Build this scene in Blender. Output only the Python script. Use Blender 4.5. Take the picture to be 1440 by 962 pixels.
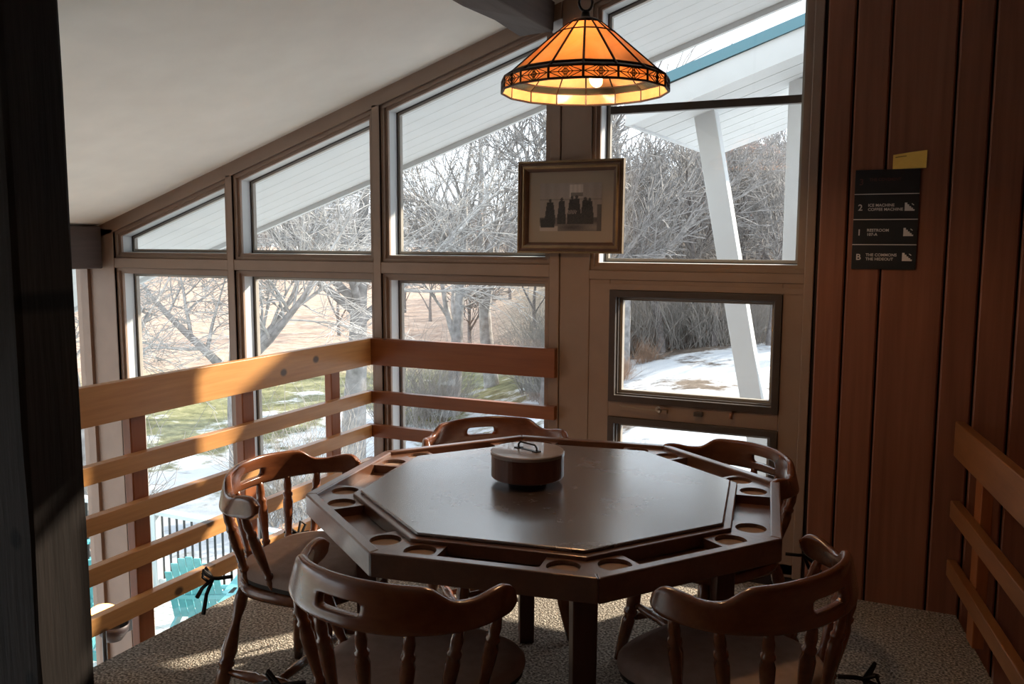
import bpy, bmesh, math, random
from mathutils import Vector, Matrix
for o in list(bpy.data.objects): bpy.data.objects.remove(o)
S = bpy.context.scene; COL = S.collection
R = math.radians
# ------------------------------------------------------------------ camera
cam = bpy.data.cameras.new('camera'); co = bpy.data.objects.new('camera', cam); COL.objects.link(co)
PITCH, ROLL, YAW, EYE, FPX = R(6.551), R(.2047), R(24.756), 1.49, 1226.5
cam.sensor_fit = 'HORIZONTAL'; cam.sensor_width = 36; cam.lens = FPX/1440*36; cam.clip_start = .05; cam.clip_end = 900
fw = Vector((-math.sin(YAW)*math.cos(PITCH), math.cos(YAW)*math.cos(PITCH), -math.sin(PITCH)))
r0 = Vector((math.cos(YAW), math.sin(YAW), 0)); u0 = r0.cross(fw)
rt = math.cos(ROLL)*r0+math.sin(ROLL)*u0; up = -math.sin(ROLL)*r0+math.cos(ROLL)*u0
co.matrix_world = Matrix(((rt.x, up.x, -fw.x, 0), (rt.y, up.y, -fw.y, 0), (rt.z, up.z, -fw.z, EYE), (0, 0, 0, 1)))
S.camera = co
# ------------------------------------------------------------------ sky, sun, exposure
w = bpy.data.worlds.new('sky'); S.world = w; w.use_nodes = True
wb = w.node_tree.nodes['Background']; wb.inputs[0].default_value = (.86, .93, 1, 1); wb.inputs[1].default_value = 1.25
sun = bpy.data.lights.new('sun', 'SUN'); sun.energy = 6.5; sun.angle = R(1.2); sun.color = (1, .86, .68)
so = bpy.data.objects.new('sun', sun); COL.objects.link(so)
SUND = Vector((.67, 1, .70)).normalized(); so.rotation_euler = SUND.to_track_quat('Z', 'Y').to_euler()
S.view_settings.view_transform = 'Standard'; S.view_settings.look = 'None'
S.view_settings.exposure = 1.0; S.view_settings.gamma = 1; S.view_settings.use_curve_mapping = False
# ------------------------------------------------------------------ helpers
def tag(o, label=None, cat=None, group=None, kind=None):
    for k, v in (('label', label), ('category', cat), ('group', group), ('kind', kind)):
        if v: o[k] = v
    return o
def thing(name, label, cat, loc=(0, 0, 0), rz=0, group=None, kind=None):
    o = bpy.data.objects.new(name, None); COL.objects.link(o); o.location = loc; o.rotation_euler = (0, 0, rz); o.empty_display_size = .1
    return tag(o, label, cat, group, kind)
def link(name, me, parent=None, loc=None, rot=None):
    o = bpy.data.objects.new(name, me); COL.objects.link(o)
    if parent: o.parent = parent
    if loc: o.location = loc
    if rot: o.rotation_euler = rot
    return o
class MB:
    def __init__(s): s.v = []; s.f = []
    def add(s, vs, fs):
        n = len(s.v); s.v += [tuple(v) for v in vs]; s.f += [tuple(i+n for i in f) for f in fs]; return s
    def box(s, a, b):
        x0, y0, z0 = [min(p, q) for p, q in zip(a, b)]; x1, y1, z1 = [max(p, q) for p, q in zip(a, b)]
        return s.add([(x0, y0, z0), (x1, y0, z0), (x1, y1, z0), (x0, y1, z0), (x0, y0, z1), (x1, y0, z1), (x1, y1, z1), (x0, y1, z1)],
                     [(0, 3, 2, 1), (4, 5, 6, 7), (0, 1, 5, 4), (1, 2, 6, 5), (2, 3, 7, 6), (3, 0, 4, 7)])
    def prism(s, poly, off):   # poly list of 3d points, off vector
        n = len(poly); off = Vector(off); P = [Vector(p) for p in poly]
        s.add(P+[p+off for p in P], [tuple(range(n-1, -1, -1)), tuple(range(n, 2*n))]+[(i, (i+1) % n, n+(i+1) % n, n+i) for i in range(n)]); return s
    def tube(s, pts, rad, n=6, cap=True):
        pts = [Vector(p) for p in pts]; m = len(pts); rad = rad if isinstance(rad, (list, tuple)) else [rad]*m
        rings = []; prev = None
        for i, p in enumerate(pts):
            d = (pts[min(i+1, m-1)]-pts[max(i-1, 0)])
            d = d.normalized() if d.length > 1e-9 else Vector((0, 0, 1))
            a = d.orthogonal().normalized() if prev is None else (prev-d*prev.dot(d)).normalized()
            prev = a; b = d.cross(a); rings.append([p+(a*math.cos(2*math.pi*k/n)+b*math.sin(2*math.pi*k/n))*rad[i] for k in range(n)])
        vs = [v for r in rings for v in r]; fs = []
        for i in range(m-1):
            for k in range(n): fs.append((i*n+k, i*n+(k+1) % n, (i+1)*n+(k+1) % n, (i+1)*n+k))
        if cap: fs += [tuple(range(n-1, -1, -1)), tuple(range((m-1)*n, m*n))]
        return s.add(vs, fs)
    def turn(s, p, q, prof, n=10):   # turned spindle from p to q, prof [(t, r)]
        p, q = Vector(p), Vector(q); return s.tube([p.lerp(q, t) for t, _ in prof], [r for _, r in prof], n)
    def loft(s, loops, close=True, capA=False, capB=False):
        n = len(loops[0]); vs = [v for l in loops for v in l]; fs = []
        for i in range(len(loops)-1):
            for k in range(n if close else n-1): fs.append((i*n+k, i*n+(k+1) % n, (i+1)*n+(k+1) % n, (i+1)*n+k))
        if capA: fs.append(tuple(range(n-1, -1, -1)))
        if capB: fs.append(tuple(range((len(loops)-1)*n, len(loops)*n)))
        return s.add(vs, fs)
    def mesh(s, name, mat=None, smooth=False):
        me = bpy.data.meshes.new(name); me.from_pydata(s.v, [], s.f); me.validate(); me.update()
        bm = bmesh.new(); bm.from_mesh(me); bmesh.ops.recalc_face_normals(bm, faces=bm.faces); bm.to_mesh(me); bm.free()
        if mat: me.materials.append(mat)
        if smooth:
            me.polygons.foreach_set('use_smooth', [True]*len(me.polygons)); me.update()
        return me
    def build(s, name, mat, parent=None, smooth=False, bevel=0, loc=None, rot=None, sub=0):
        o = link(name, s.mesh(name, mat, smooth), parent, loc, rot)
        if bevel: mod(o, 'BEVEL', width=bevel, segments=2, limit_method='ANGLE')
        if sub: mod(o, 'SUBSURF', levels=sub, render_levels=sub)
        return o
def mod(o, t, **k):
    m = o.modifiers.new(t.lower(), t)
    for a, b in k.items(): setattr(m, a, b)
    return m
def copy_tree(o, parent=None):
    c = o.copy(); COL.objects.link(c)
    if parent: c.parent = parent
    for ch in [x for x in KIDS.get(o.name, [])]: copy_tree(ch, c)
    return c
KIDS = {}
def index_kids(o):
    KIDS[o.name] = [c for c in bpy.data.objects if c.parent == o]
    for c in KIDS[o.name]: index_kids(c)
def struct(name, mb, mat, bevel=0, parent=None, smooth=False):
    o = mb.build(name, mat, parent, smooth, bevel)
    if not parent: o['kind'] = 'structure'
    return o
# ------------------------------------------------------------------ materials
def newmat(name):
    m = bpy.data.materials.new(name); m.use_nodes = True; nt = m.node_tree
    return m, nt, nt.nodes['Principled BSDF']
def nd(nt, t, ins=None, **k):
    n = nt.nodes.new('ShaderNode'+t)
    for a, b in k.items(): setattr(n, a, b)
    for a, b in (ins or {}).items(): n.inputs[a].default_value = b
    return n
def ramp(nt, stops):
    r = nd(nt, 'ValToRGB'); e = r.color_ramp.elements
    while len(e) < len(stops): e.new(.5)
    for el, (p, c) in zip(e, stops): el.position = p; el.color = (*c, 1)
    return r
def plain(name, c, rough=.5, metal=0, var=0, scale=20, bump=0, spec=.5, coat=0):
    m, nt, b = newmat(name); b.inputs['Roughness'].default_value = rough; b.inputs['Metallic'].default_value = metal
    b.inputs['Specular IOR Level'].default_value = spec; b.inputs['Base Color'].default_value = (*c, 1); b.inputs['Coat Weight'].default_value = coat
    if var or bump:
        tc = nd(nt, 'TexCoord'); n = nd(nt, 'TexNoise', {'Scale': scale, 'Detail': 5}); nt.links.new(tc.outputs['Object'], n.inputs['Vector'])
        if var:
            r = ramp(nt, [(.3, [x*(1-var) for x in c]), (.7, [min(1, x*(1+var)) for x in c])])
            nt.links.new(n.outputs[0], r.inputs[0]); nt.links.new(r.outputs[0], b.inputs['Base Color'])
        if bump:
            bp = nd(nt, 'Bump', {'Strength': bump, 'Distance': .01}); nt.links.new(n.outputs[0], bp.inputs['Height']); nt.links.new(bp.outputs[0], b.inputs['Normal'])
    return m
def wood(name, c1, c2, axis=2, scale=14, rough=.4, knots=None, coat=0, bump=.12, stretch=.06, spec=.5):
    m, nt, b = newmat(name); L = nt.links
    tc = nd(nt, 'TexCoord'); mp = nd(nt, 'Mapping'); sc = [1, 1, 1]; sc[axis] = stretch; mp.inputs['Scale'].default_value = sc
    oi = nd(nt, 'ObjectInfo'); ad = nd(nt, 'VectorMath', operation='ADD'); sm = nd(nt, 'VectorMath', operation='SCALE'); sm.inputs['Scale'].default_value = 7
    cx = nd(nt, 'CombineXYZ'); L.new(oi.outputs['Random'], cx.inputs[0]); L.new(oi.outputs['Random'], cx.inputs[1]); L.new(oi.outputs['Random'], cx.inputs[2])
    L.new(cx.outputs[0], sm.inputs[0]); L.new(tc.outputs['Object'], ad.inputs[0]); L.new(sm.outputs[0], ad.inputs[1]); L.new(ad.outputs[0], mp.inputs['Vector'])
    n1 = nd(nt, 'TexNoise', {'Scale': scale, 'Detail': 6, 'Roughness': .6, 'Distortion': .6}); L.new(mp.outputs[0], n1.inputs['Vector'])
    n2 = nd(nt, 'TexNoise', {'Scale': scale*6, 'Detail': 4}); L.new(mp.outputs[0], n2.inputs['Vector'])
    mx = nd(nt, 'Mix', data_type='FLOAT'); mx.inputs[0].default_value = .35; L.new(n1.outputs[0], mx.inputs[2]); L.new(n2.outputs[0], mx.inputs[3])
    r = ramp(nt, [(.32, c1), (.66, c2)]); L.new(mx.outputs[0], r.inputs[0]); out = r.outputs[0]
    if knots:
        vo = nd(nt, 'TexVoronoi', {'Scale': knots[0]}, voronoi_dimensions='2D'); sx = nd(nt, 'SeparateXYZ'); cb = nd(nt, 'CombineXYZ'); L.new(ad.outputs[0], sx.inputs[0]); ms = nd(nt, 'Math', operation='MULTIPLY'); ms.inputs[1].default_value = .75
        L.new(sx.outputs[axis], ms.inputs[0]); L.new(ms.outputs[0], cb.inputs[0]); L.new(sx.outputs[2 if axis != 2 else 0], cb.inputs[1]); L.new(cb.outputs[0], vo.inputs['Vector'])
        rk = ramp(nt, [(knots[1]*.55, (1, 1, 1)), (knots[1], (0, 0, 0))]); L.new(vo.outputs['Distance'], rk.inputs[0])
        mk = nd(nt, 'Mix', data_type='RGBA'); L.new(rk.outputs[0], mk.inputs[0]); L.new(out, mk.inputs[6]); mk.inputs[7].default_value = (*[x*.22 for x in c1], 1); out = mk.outputs[2]
    L.new(out, b.inputs['Base Color']); b.inputs['Roughness'].default_value = rough; b.inputs['Coat Weight'].default_value = coat; b.inputs['Coat Roughness'].default_value = .25
    b.inputs['Specular IOR Level'].default_value = spec
    bp = nd(nt, 'Bump', {'Strength': bump, 'Distance': .004}); L.new(n2.outputs[0], bp.inputs['Height']); L.new(bp.outputs[0], b.inputs['Normal'])
    return m
def glassmat(name, tint=(.97, .99, 1), refl=.9):
    m, nt, b = newmat(name); nt.nodes.remove(b); L = nt.links; o = nt.nodes['Material Output']
    t = nd(nt, 'BsdfTransparent'); t.inputs[0].default_value = (*tint, 1); g = nd(nt, 'BsdfGlossy'); g.inputs['Roughness'].default_value = .02; g.inputs[0].default_value = (refl, refl, refl, 1)
    lw = nd(nt, 'LayerWeight', {'Blend': .5}); pw_ = nd(nt, 'Math', operation='POWER'); pw_.inputs[1].default_value = 5; L.new(lw.outputs['Facing'], pw_.inputs[0])
    f = nd(nt, 'Math', operation='MULTIPLY_ADD'); f.inputs[1].default_value = .7; f.inputs[2].default_value = .025; L.new(pw_.outputs[0], f.inputs[0])
    mx = nd(nt, 'MixShader'); L.new(f.outputs[0], mx.inputs[0]); L.new(t.outputs[0], mx.inputs[1]); L.new(g.outputs[0], mx.inputs[2]); L.new(mx.outputs[0], o.inputs[0])
    return m
def emis(name, c, s):
    m, nt, b = newmat(name); b.inputs['Base Color'].default_value = (*c, 1); b.inputs['Emission Color'].default_value = (*c, 1); b.inputs['Emission Strength'].default_value = s
    return m
M = {}
M['ceil'] = plain('ceiling_paint', (.80, .775, .72), .9, var=.03, scale=6)
M['trim'] = plain('taupe_paint', (.285, .192, .140), .45, var=.06, scale=9)
M['white'] = plain('white_paint', (.60, .63, .645), .5, var=.03, scale=5)
M['gasket'] = plain('dark_gasket', (.05, .05, .055), .5)
M['alu'] = plain('grey_stop', (.34, .31, .27), .4)
M['bronze'] = plain('dark_bronze_frame', (.060, .045, .036), .4, var=.1)
M['glass'] = glassmat('window_glass')
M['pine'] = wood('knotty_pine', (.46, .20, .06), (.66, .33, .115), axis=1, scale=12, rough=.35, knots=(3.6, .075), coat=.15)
M['pineX'] = wood('shaded_pine', (.19, .055, .016), (.28, .092, .028), axis=0, scale=12, rough=.4, knots=(2.6, .04))  # darker copy of the pine: shade on the back rail put into the colour
M['pineR'] = wood('dark_orange_pine', (.19, .066, .02), (.29, .112, .035), axis=1, scale=12, rough=.4)
M['postw'] = wood('stained_post', (.25, .072, .020), (.36, .115, .032), axis=2, scale=12, rough=.4)
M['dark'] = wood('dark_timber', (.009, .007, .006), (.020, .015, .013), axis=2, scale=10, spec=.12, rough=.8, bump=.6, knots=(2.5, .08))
M['beam'] = wood('rough_beam', (.05, .033, .028), (.09, .063, .054), axis=1, scale=8, rough=.8, bump=.5, knots=(2.2, .06))
M['panel'] = wood('redwood_panel', (.16, .054, .029), (.27, .105, .058), axis=2, scale=9, rough=.42, stretch=.045)
M['groove'] = plain('dark_backing', (.02, .01, .007), .7)
M['table'] = wood('table_wood', (.085, .033, .017), (.145, .062, .032), axis=0, scale=14, rough=.3, coat=.8)
M['tleg'] = wood('table_leg_wood', (.06, .022, .012), (.10, .04, .022), axis=2, scale=14, rough=.35)
M['felt'] = None
M['chair'] = wood('maple_stain', (.105, .030, .011), (.19, .062, .022), axis=0, scale=11, rough=.22, coat=.5, stretch=.12)
M['cush'] = plain('tan_suede', (.34, .25, .21), .95, var=.10, scale=35, bump=.15, spec=.15)
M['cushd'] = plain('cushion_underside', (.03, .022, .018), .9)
M['tie'] = plain('black_ribbon', (.02, .015, .013), .9)
M['black'] = plain('black_iron', (.016, .015, .015), .4, metal=.3)
# ------------------------------------------------------------------ main shell
XL, YW = -2.552, 3.82
def zc(x): return 1.606+.329*(x+4.462)      # ceiling line on the window wall
def zr(x): return 1.56+.33*(x+4.371)        # top of the raked openings
def fe(y): return .216+(3.816-y)*.1725      # right edge of the carpeted floor
def carpet():
    m, nt, b = newmat('looped_carpet'); L = nt.links; tc = nd(nt, 'TexCoord')
    v = nd(nt, 'TexVoronoi', {'Scale': 150}); L.new(tc.outputs['Object'], v.inputs['Vector'])
    n = nd(nt, 'TexNoise', {'Scale': 110, 'Detail': 4}); L.new(tc.outputs['Object'], n.inputs['Vector'])
    n2 = nd(nt, 'TexNoise', {'Scale': 3, 'Detail': 3}); L.new(tc.outputs['Object'], n2.inputs['Vector'])
    r = ramp(nt, [(.36, (.10, .084, .068)), (.5, (.29, .25, .205)), (.64, (.56, .49, .41))]); L.new(n.outputs[0], r.inputs[0])
    r2 = ramp(nt, [(.3, (.8, .8, .8)), (.7, (1, 1, 1))]); L.new(n2.outputs[0], r2.inputs[0])
    mx = nd(nt, 'Mix', data_type='RGBA', blend_type='MULTIPLY'); mx.inputs[0].default_value = 1; L.new(r.outputs[0], mx.inputs[6]); L.new(r2.outputs[0], mx.inputs[7])
    L.new(mx.outputs[2], b.inputs['Base Color']); b.inputs['Roughness'].default_value = .98; b.inputs['Specular IOR Level'].default_value = .05
    bp = nd(nt, 'Bump', {'Strength': .8, 'Distance': .006}); L.new(v.outputs['Distance'], bp.inputs['Height']); L.new(bp.outputs[0], b.inputs['Normal'])
    return m
M['carpet'] = carpet()
struct('floor', MB().prism([(XL, -2.2, 0), (fe(-2.2), -2.2, 0), (fe(3.81), 3.81, 0), (XL, 3.81, 0)], (0, 0, -.26)), M['carpet'])
struct('floor_lower', MB().box((-4.7, -4, -2.75), (2.6, 4, -2.6)), plain('lower_floor_wood', (.3, .2, .13), .5, var=.2, scale=4))
struct('ceiling', MB().prism([(-4.85, -3.2, zc(-4.85)), (2.6, -3.2, zc(2.6)), (2.6, -3.2, zc(2.6)+.2), (-4.85, -3.2, zc(-4.85)+.2)], (0, 7.02, 0)), M['ceil'])
# window wall boards
wall = struct('wall_back', MB().box((-1.345, 3.823, 1.275), (-.40, 3.96, 1.30)), M['trim'])
def board(n, a, b, mat=None, bevel=.003): return struct('trim_%d' % n, MB().box(a, b), mat or M['trim'], bevel)
D = 3.985
board(1, (-4.64, 3.82, -2.6), (-4.43, D, 1.56))
board(2, (-3.535, 3.82, -2.6), (-3.49, D, zr(-3.535)+.02))
board(3, (-2.555, 3.82, -2.6), (-2.51, D, zr(-2.555)+.02))
board(4, (-1.57, 3.82, -2.6), (-1.52, D, 2.44))
board(5, (-1.517, 3.826, -2.6), (-1.37, D, 2.62))
board(6, (-.42, 3.815, .04), (-.383, D, 2.95))
board(7, (-4.43, 3.822, 1.325), (-3.535, D, 1.385))
board(8, (-3.49, 3.822, 1.325), (-2.555, D, 1.385))
board(9, (-2.51, 3.822, 1.325), (-1.57, D, 1.385))
struct('trim_10', MB().prism([(-4.64, 3.82, zr(-4.64)), (-1.52, 3.82, zr(-1.52)), (-1.52, 3.82, zc(-1.52)+.03), (-4.64, 3.82, zc(-4.64)+.03)], (0, .165, 0)), M['trim'], .003)
struct('trim_11', MB().prism([(-1.37, 3.82, zr(-1.37)), (-.383, 3.82, zr(-.383)), (-.383, 3.82, zc(-.383)+.03), (-1.37, 3.82, zc(-1.37)+.03)], (0, .165, 0)), M['trim'], .003)
board(12, (-1.37, 3.822, 1.32), (-.42, D, 1.362))
board(13, (-1.37, 3.829, .05), (-1.27, D, 1.32)); board(14, (-.505, 3.829, .05), (-.42, D, 1.32))
board(15, (-1.27, 3.829, 1.272), (-.505, D, 1.32)); board(16, (-1.27, 3.829, .684), (-.505, D, .757)); board(17, (-1.37, 3.829, .04), (-.42, D, .10))
struct('baseboard_back', MB().box((-1.52, 3.835, -.26), (-.375, 3.96, .045)), M['groove'])
def inset(poly, d):   # inset a convex polygon given in XZ, counter-clockwise
    n = len(poly); out = []
    for i in range(n):
        p0, p1, p2 = [Vector(poly[(i+k-1) % n]) for k in range(3)]
        a = (p1-p0).normalized(); b = (p2-p1).normalized(); na = Vector((-a.y, a.x)); nb = Vector((-b.y, b.x))
        out.append(tuple(p1+(na+nb)/(1+na.dot(nb))*d))
    return out
WN = [0]
def window(poly, label=None, steps=True, dark=False, fixed=True):
    WN[0] += 1; n = WN[0]; lp = lambda d, y: [(x, y, z) for x, z in inset(poly, d)]
    root = thing('window_%d' % n, None, None, kind='structure')
    if dark:
        MB().loft([lp(.0, 3.835), lp(0, 3.818), lp(.030, 3.818), lp(.030, 3.845), lp(.036, 3.845), lp(.036, 3.90)]).build('sash_frame', M['bronze'], root, bevel=.0015)
        MB().loft([lp(.036, 3.875), lp(.048, 3.875), lp(.048, 3.905), lp(.036, 3.905)]).build('sash_stop', M['alu'], root); g = .046; gy = 3.895
    else:
        MB().loft([lp(0, 3.82), lp(0, 3.836), lp(.017, 3.836), lp(.017, 3.852), lp(.034, 3.852), lp(.034, 3.866)]).build('stepped_jamb', M['trim'], root)
        MB().loft([lp(.034, 3.866), lp(.036, 3.935)]).build('reveal', M['white'], root)
        MB().loft([lp(.036, 3.930), lp(.040, 3.930), lp(.040, 3.938)]).build('gasket', M['gasket'], root)
        MB().loft([lp(.040, 3.936), lp(.053, 3.936), lp(.053, 3.960), lp(.036, 3.960)]).build('glazing_stop', M['alu'], root); g = .045; gy = 3.95
    MB().prism(lp(g, gy), (0, .006, 0)).build('pane', M['glass'], root)
    return root
def quad(x0, x1, z0, z1): return [(x0, z0), (x1, z0), (x1, z1), (x0, z1)]
for x0, x1 in ((-4.43, -3.535), (-3.49, -2.555), (-2.51, -1.57)):
    window([(x0, 1.385), (x1, 1.385), (x1, zr(x1)), (x0, zr(x0))]); window(quad(x0, x1, -2.55, 1.325))
big = window([(-1.37, 1.362), (-.42, 1.362), (-.42, zr(-.42)), (-1.37, zr(-1.37))])
MB().box((-1.33, 3.937, 2.078), (-.46, 3.972, 2.112)).build('dark_muntin', M['bronze'], big)
aw = window(quad(-1.27, -.505, .757, 1.272), dark=True); window(quad(-1.27, -.505, .10, .684), dark=True)
# crank handle and latches of the awning window
h = MB().tube([(-1.205, 3.80, .742), (-1.02, 3.79, .735)], .0035, 6); h.turn((-1.02, 3.80, .728), (-1.02, 3.775, .752), [(0, .008), (.4, .012), (.8, .012), (1, .006)], 8)
h.box((-1.03, 3.80, .722), (-.985, 3.822, .738)); h.build('crank_handle', plain('worn_metal', (.35, .27, .2), .35, metal=.8), aw)
MB().box((-.865, 3.80, .722), (-.825, 3.822, .742)).build('latch_base', M['bronze'], aw, bevel=.003)
MB().tube([(-.70, 3.825, .745), (-.70, 3.80, .748), (-.70, 3.795, .725)], .009, 8).build('latch_lever', plain('copper_latch', (.3, .13, .07), .35, metal=.6), aw, smooth=True)
# panelled wall: one board at a time
pw = struct('wall_right', MB().box((-.383, 3.832, -2.6), (2.6, 3.95, zc(-.383))), M['groove'])
gx = [-.372, -.261, -.1285, .1045, .2265, .354, .59, .715, .845, 1.08, 1.2, 1.33, 1.56, 1.69, 1.81, 2.05, 2.17, 2.3, 2.52]
for a, b in zip(gx, gx[1:]):
    c = .006; MB().prism([(a+.004, 3.832, -2.6), (a+.004, 3.816, -2.6), (a+c+.004, 3.81, -2.6), (b-c-.004, 3.81, -2.6), (b-.004, 3.816, -2.6), (b-.004, 3.832, -2.6)], (0, 0, zc(a)+2.6)).build('plank', M['panel'], pw)
struct('wall_rear_blocker', MB().box((-4.7, -2.32, -2.6), (2.6, -2.22, 3.9)), M['panel'])  # unseen wall, added to cut the light from behind the camera
struct('wall_side_blocker', MB().box((2.5, -3, -2.6), (2.6, 3.81, 3.9)), M['panel'])  # unseen dark wall, added to block light from the right
# left eave wall
struct('wall_left', MB().box((-4.74, -3.2, -2.6), (-4.64, -2.6, 1.55)).box((-4.74, 3.80, -2.6), (-4.64, 3.985, 1.33)).box((-4.74, -3.2, 1.33), (-4.64, 3.985, 1.56)), M['trim'])
ew = thing('window_%d' % (WN[0]+1), None, None, kind='structure')
for i in range(4):
    y1 = 3.80-i*1.56; MB().box((-4.705, y1-1.48, -2.55), (-4.699, y1-.0, 1.33)).build('pane', M['glass'], ew)
    MB().box((-4.73, y1-1.56, -2.6), (-4.64, y1-1.48, 1.33)).build('mullion', M['trim'], ew)
# ------------------------------------------------------------------ timbers
tb = MB(); rnd = random.Random(4)
def rough_post(x0, x1, y0, y1, z0, z1, n=14, amp=.004):
    mb = MB(); loops = []
    for i in range(n+1):
        z = z0+(z1-z0)*i/n; j = lambda: rnd.uniform(-amp, amp); c = .012
        pts = [(x0, y0+c), (x0+c, y0), (x1-c, y0), (x1, y0+c), (x1, y1-c), (x1-c, y1), (x0+c, y1), (x0, y1-c)]
        loops.append([(px+j(), py+j(), z) for px, py in pts])
    return mb.loft(loops, capA=True, capB=True)
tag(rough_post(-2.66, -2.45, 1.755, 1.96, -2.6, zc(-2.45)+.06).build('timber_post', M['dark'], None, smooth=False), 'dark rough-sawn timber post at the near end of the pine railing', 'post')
tag(MB().box((-4.64, -3.2, 1.32), (-4.50, 3.80, 1.575)).build('wall_plate_beam', M['beam'], None, bevel=.008), 'dark brown wall plate beam under the low end of the ceiling', 'beam')
bm_ = MB(); loops = []
for i in range(25):
    y = -3.1+6.9*i/24; j = lambda: rnd.uniform(-.006, .006)
    loops.append([(-1.715+j(), y, 2.435+j()), (-1.545+j(), y, 2.435+j()), (-1.535, y, 2.72), (-1.725, y, 2.72)])
tag(bm_.loft(loops, capA=True, capB=True).build('ceiling_beam', M['beam'], None, bevel=.008), 'rough grey-brown ceiling beam running in above the amber lamp', 'beam')
# ------------------------------------------------------------------ railings
RZ = [(.85, .99), (.648, .712), (.468, .532), (.288, .352), (.106, .170)]
rl = thing('pine_railing', 'knotty pine corner railing of five horizontal boards along the windows', 'railing')
for k, (a, b) in enumerate(RZ):
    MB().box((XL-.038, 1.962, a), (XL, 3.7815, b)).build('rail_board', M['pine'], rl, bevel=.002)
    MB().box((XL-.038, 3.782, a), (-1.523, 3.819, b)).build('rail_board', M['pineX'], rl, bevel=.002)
for y in (2.272, 2.862, 3.490): MB().box((XL-.080, y, -.24), (XL-.039, y+.072, .93)).build('rail_post', M['postw'], rl, bevel=.004)
r2 = thing('stair_railing', 'orange-brown three-board stair railing in front of the dark panelling', 'railing')
dv = Vector((.1701, -.9854, 0)); nv = Vector((.9854, .1701, 0)); p0 = Vector((.172, 3.80, 0))
for a, b in ((.655, .795), (.405, .475), (.165, .232)):
    q = [p0+Vector((0, 0, a)), p0+nv*.036+Vector((0, 0, a)), p0+nv*.036+Vector((0, 0, b)), p0+Vector((0, 0, b))]
    MB().prism(q, dv*3.3).build('rail_board', M['pineR'], r2, bevel=.004)
for t in (.21, 1.6, 3.0):
    q = p0+dv*t+nv*.037; MB().prism([q, q+nv*.04, q+nv*.04+dv*.09, q+dv*.09], (0, 0, .72)).build('rail_post', M['postw'], r2, bevel=.003, loc=(0, 0, -.0))
# ------------------------------------------------------------------ card table
TC = Vector((-.976, 2.394, 0)); TR = R(-59.09); TH = .75; RO, RI = .728, .59
def leather():
    m, nt, b = newmat('worn_leather_top'); L = nt.links; tc = nd(nt, 'TexCoord')
    n = nd(nt, 'TexNoise', {'Scale': 4, 'Detail': 8, 'Roughness': .65}); L.new(tc.outputs['Object'], n.inputs['Vector'])
    mp = nd(nt, 'Mapping'); mp.inputs['Scale'].default_value = (3, 40, 1); mp.inputs['Rotation'].default_value = (0, 0, .6); L.new(tc.outputs['Object'], mp.inputs['Vector'])
    n2 = nd(nt, 'TexNoise', {'Scale': 2.2, 'Detail': 6}); L.new(mp.outputs[0], n2.inputs['Vector'])
    r = ramp(nt, [(.3, (.040, .024, .019)), (.7, (.07, .045, .036))]); L.new(n.outputs[0], r.inputs[0]); L.new(r.outputs[0], b.inputs['Base Color'])
    rr = ramp(nt, [(.3, (.22, .22, .22)), (.7, (.30, .30, .30))]); L.new(n.outputs[0], rr.inputs[0]); L.new(rr.outputs[0], b.inputs['Roughness'])
    b.inputs['Specular IOR Level'].default_value = 1.0; b.inputs['Coat Weight'].default_value = 1; b.inputs['Coat Roughness'].default_value = .26; b.inputs['Coat IOR'].default_value = 2.1
    return m
M['felt'] = leather()
tbl = thing('card_table', 'octagonal wooden card table with cup holes and a dark leather top', 'table', TC, TR)
def oc(r, z, k): a = k*math.pi/4; return Vector((r*math.cos(a), r*math.sin(a), z))
ap = math.cos(math.pi/8)
for k in range(8):                                                     # eight rim boards
    a, b = oc(RO, 0, k), oc(RO, 0, k+1); ri = RO-.030/ap; c, d = oc(ri, 0, k+1), oc(ri, 0, k)
    mb = MB().prism([a+Vector((0, 0, TH-.062)), b+Vector((0, 0, TH-.062)), c+Vector((0, 0, TH-.062)), d+Vector((0, 0, TH-.062))], (0, 0, .062)); mb.build('rim_board', M['table'], tbl, bevel=.004)
MB().prism([oc(RO-.02, TH-.056, k) for k in range(8)], (0, 0, .018)).build('tray_floor', M['table'], tbl)
MB().prism([oc(RI, TH-.038, k) for k in range(8)], (0, 0, .036)).build('inner_frame', M['table'], tbl, bevel=.003)
MB().prism([oc(RI-.022, TH-.003, k) for k in range(8)], (0, 0, .010)).build('leather_top', M['felt'], tbl, bevel=.004)
cupm = plain('cup_lining', (.24, .15, .10), .8, var=.1)
ri = RO-.030/ap
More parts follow.
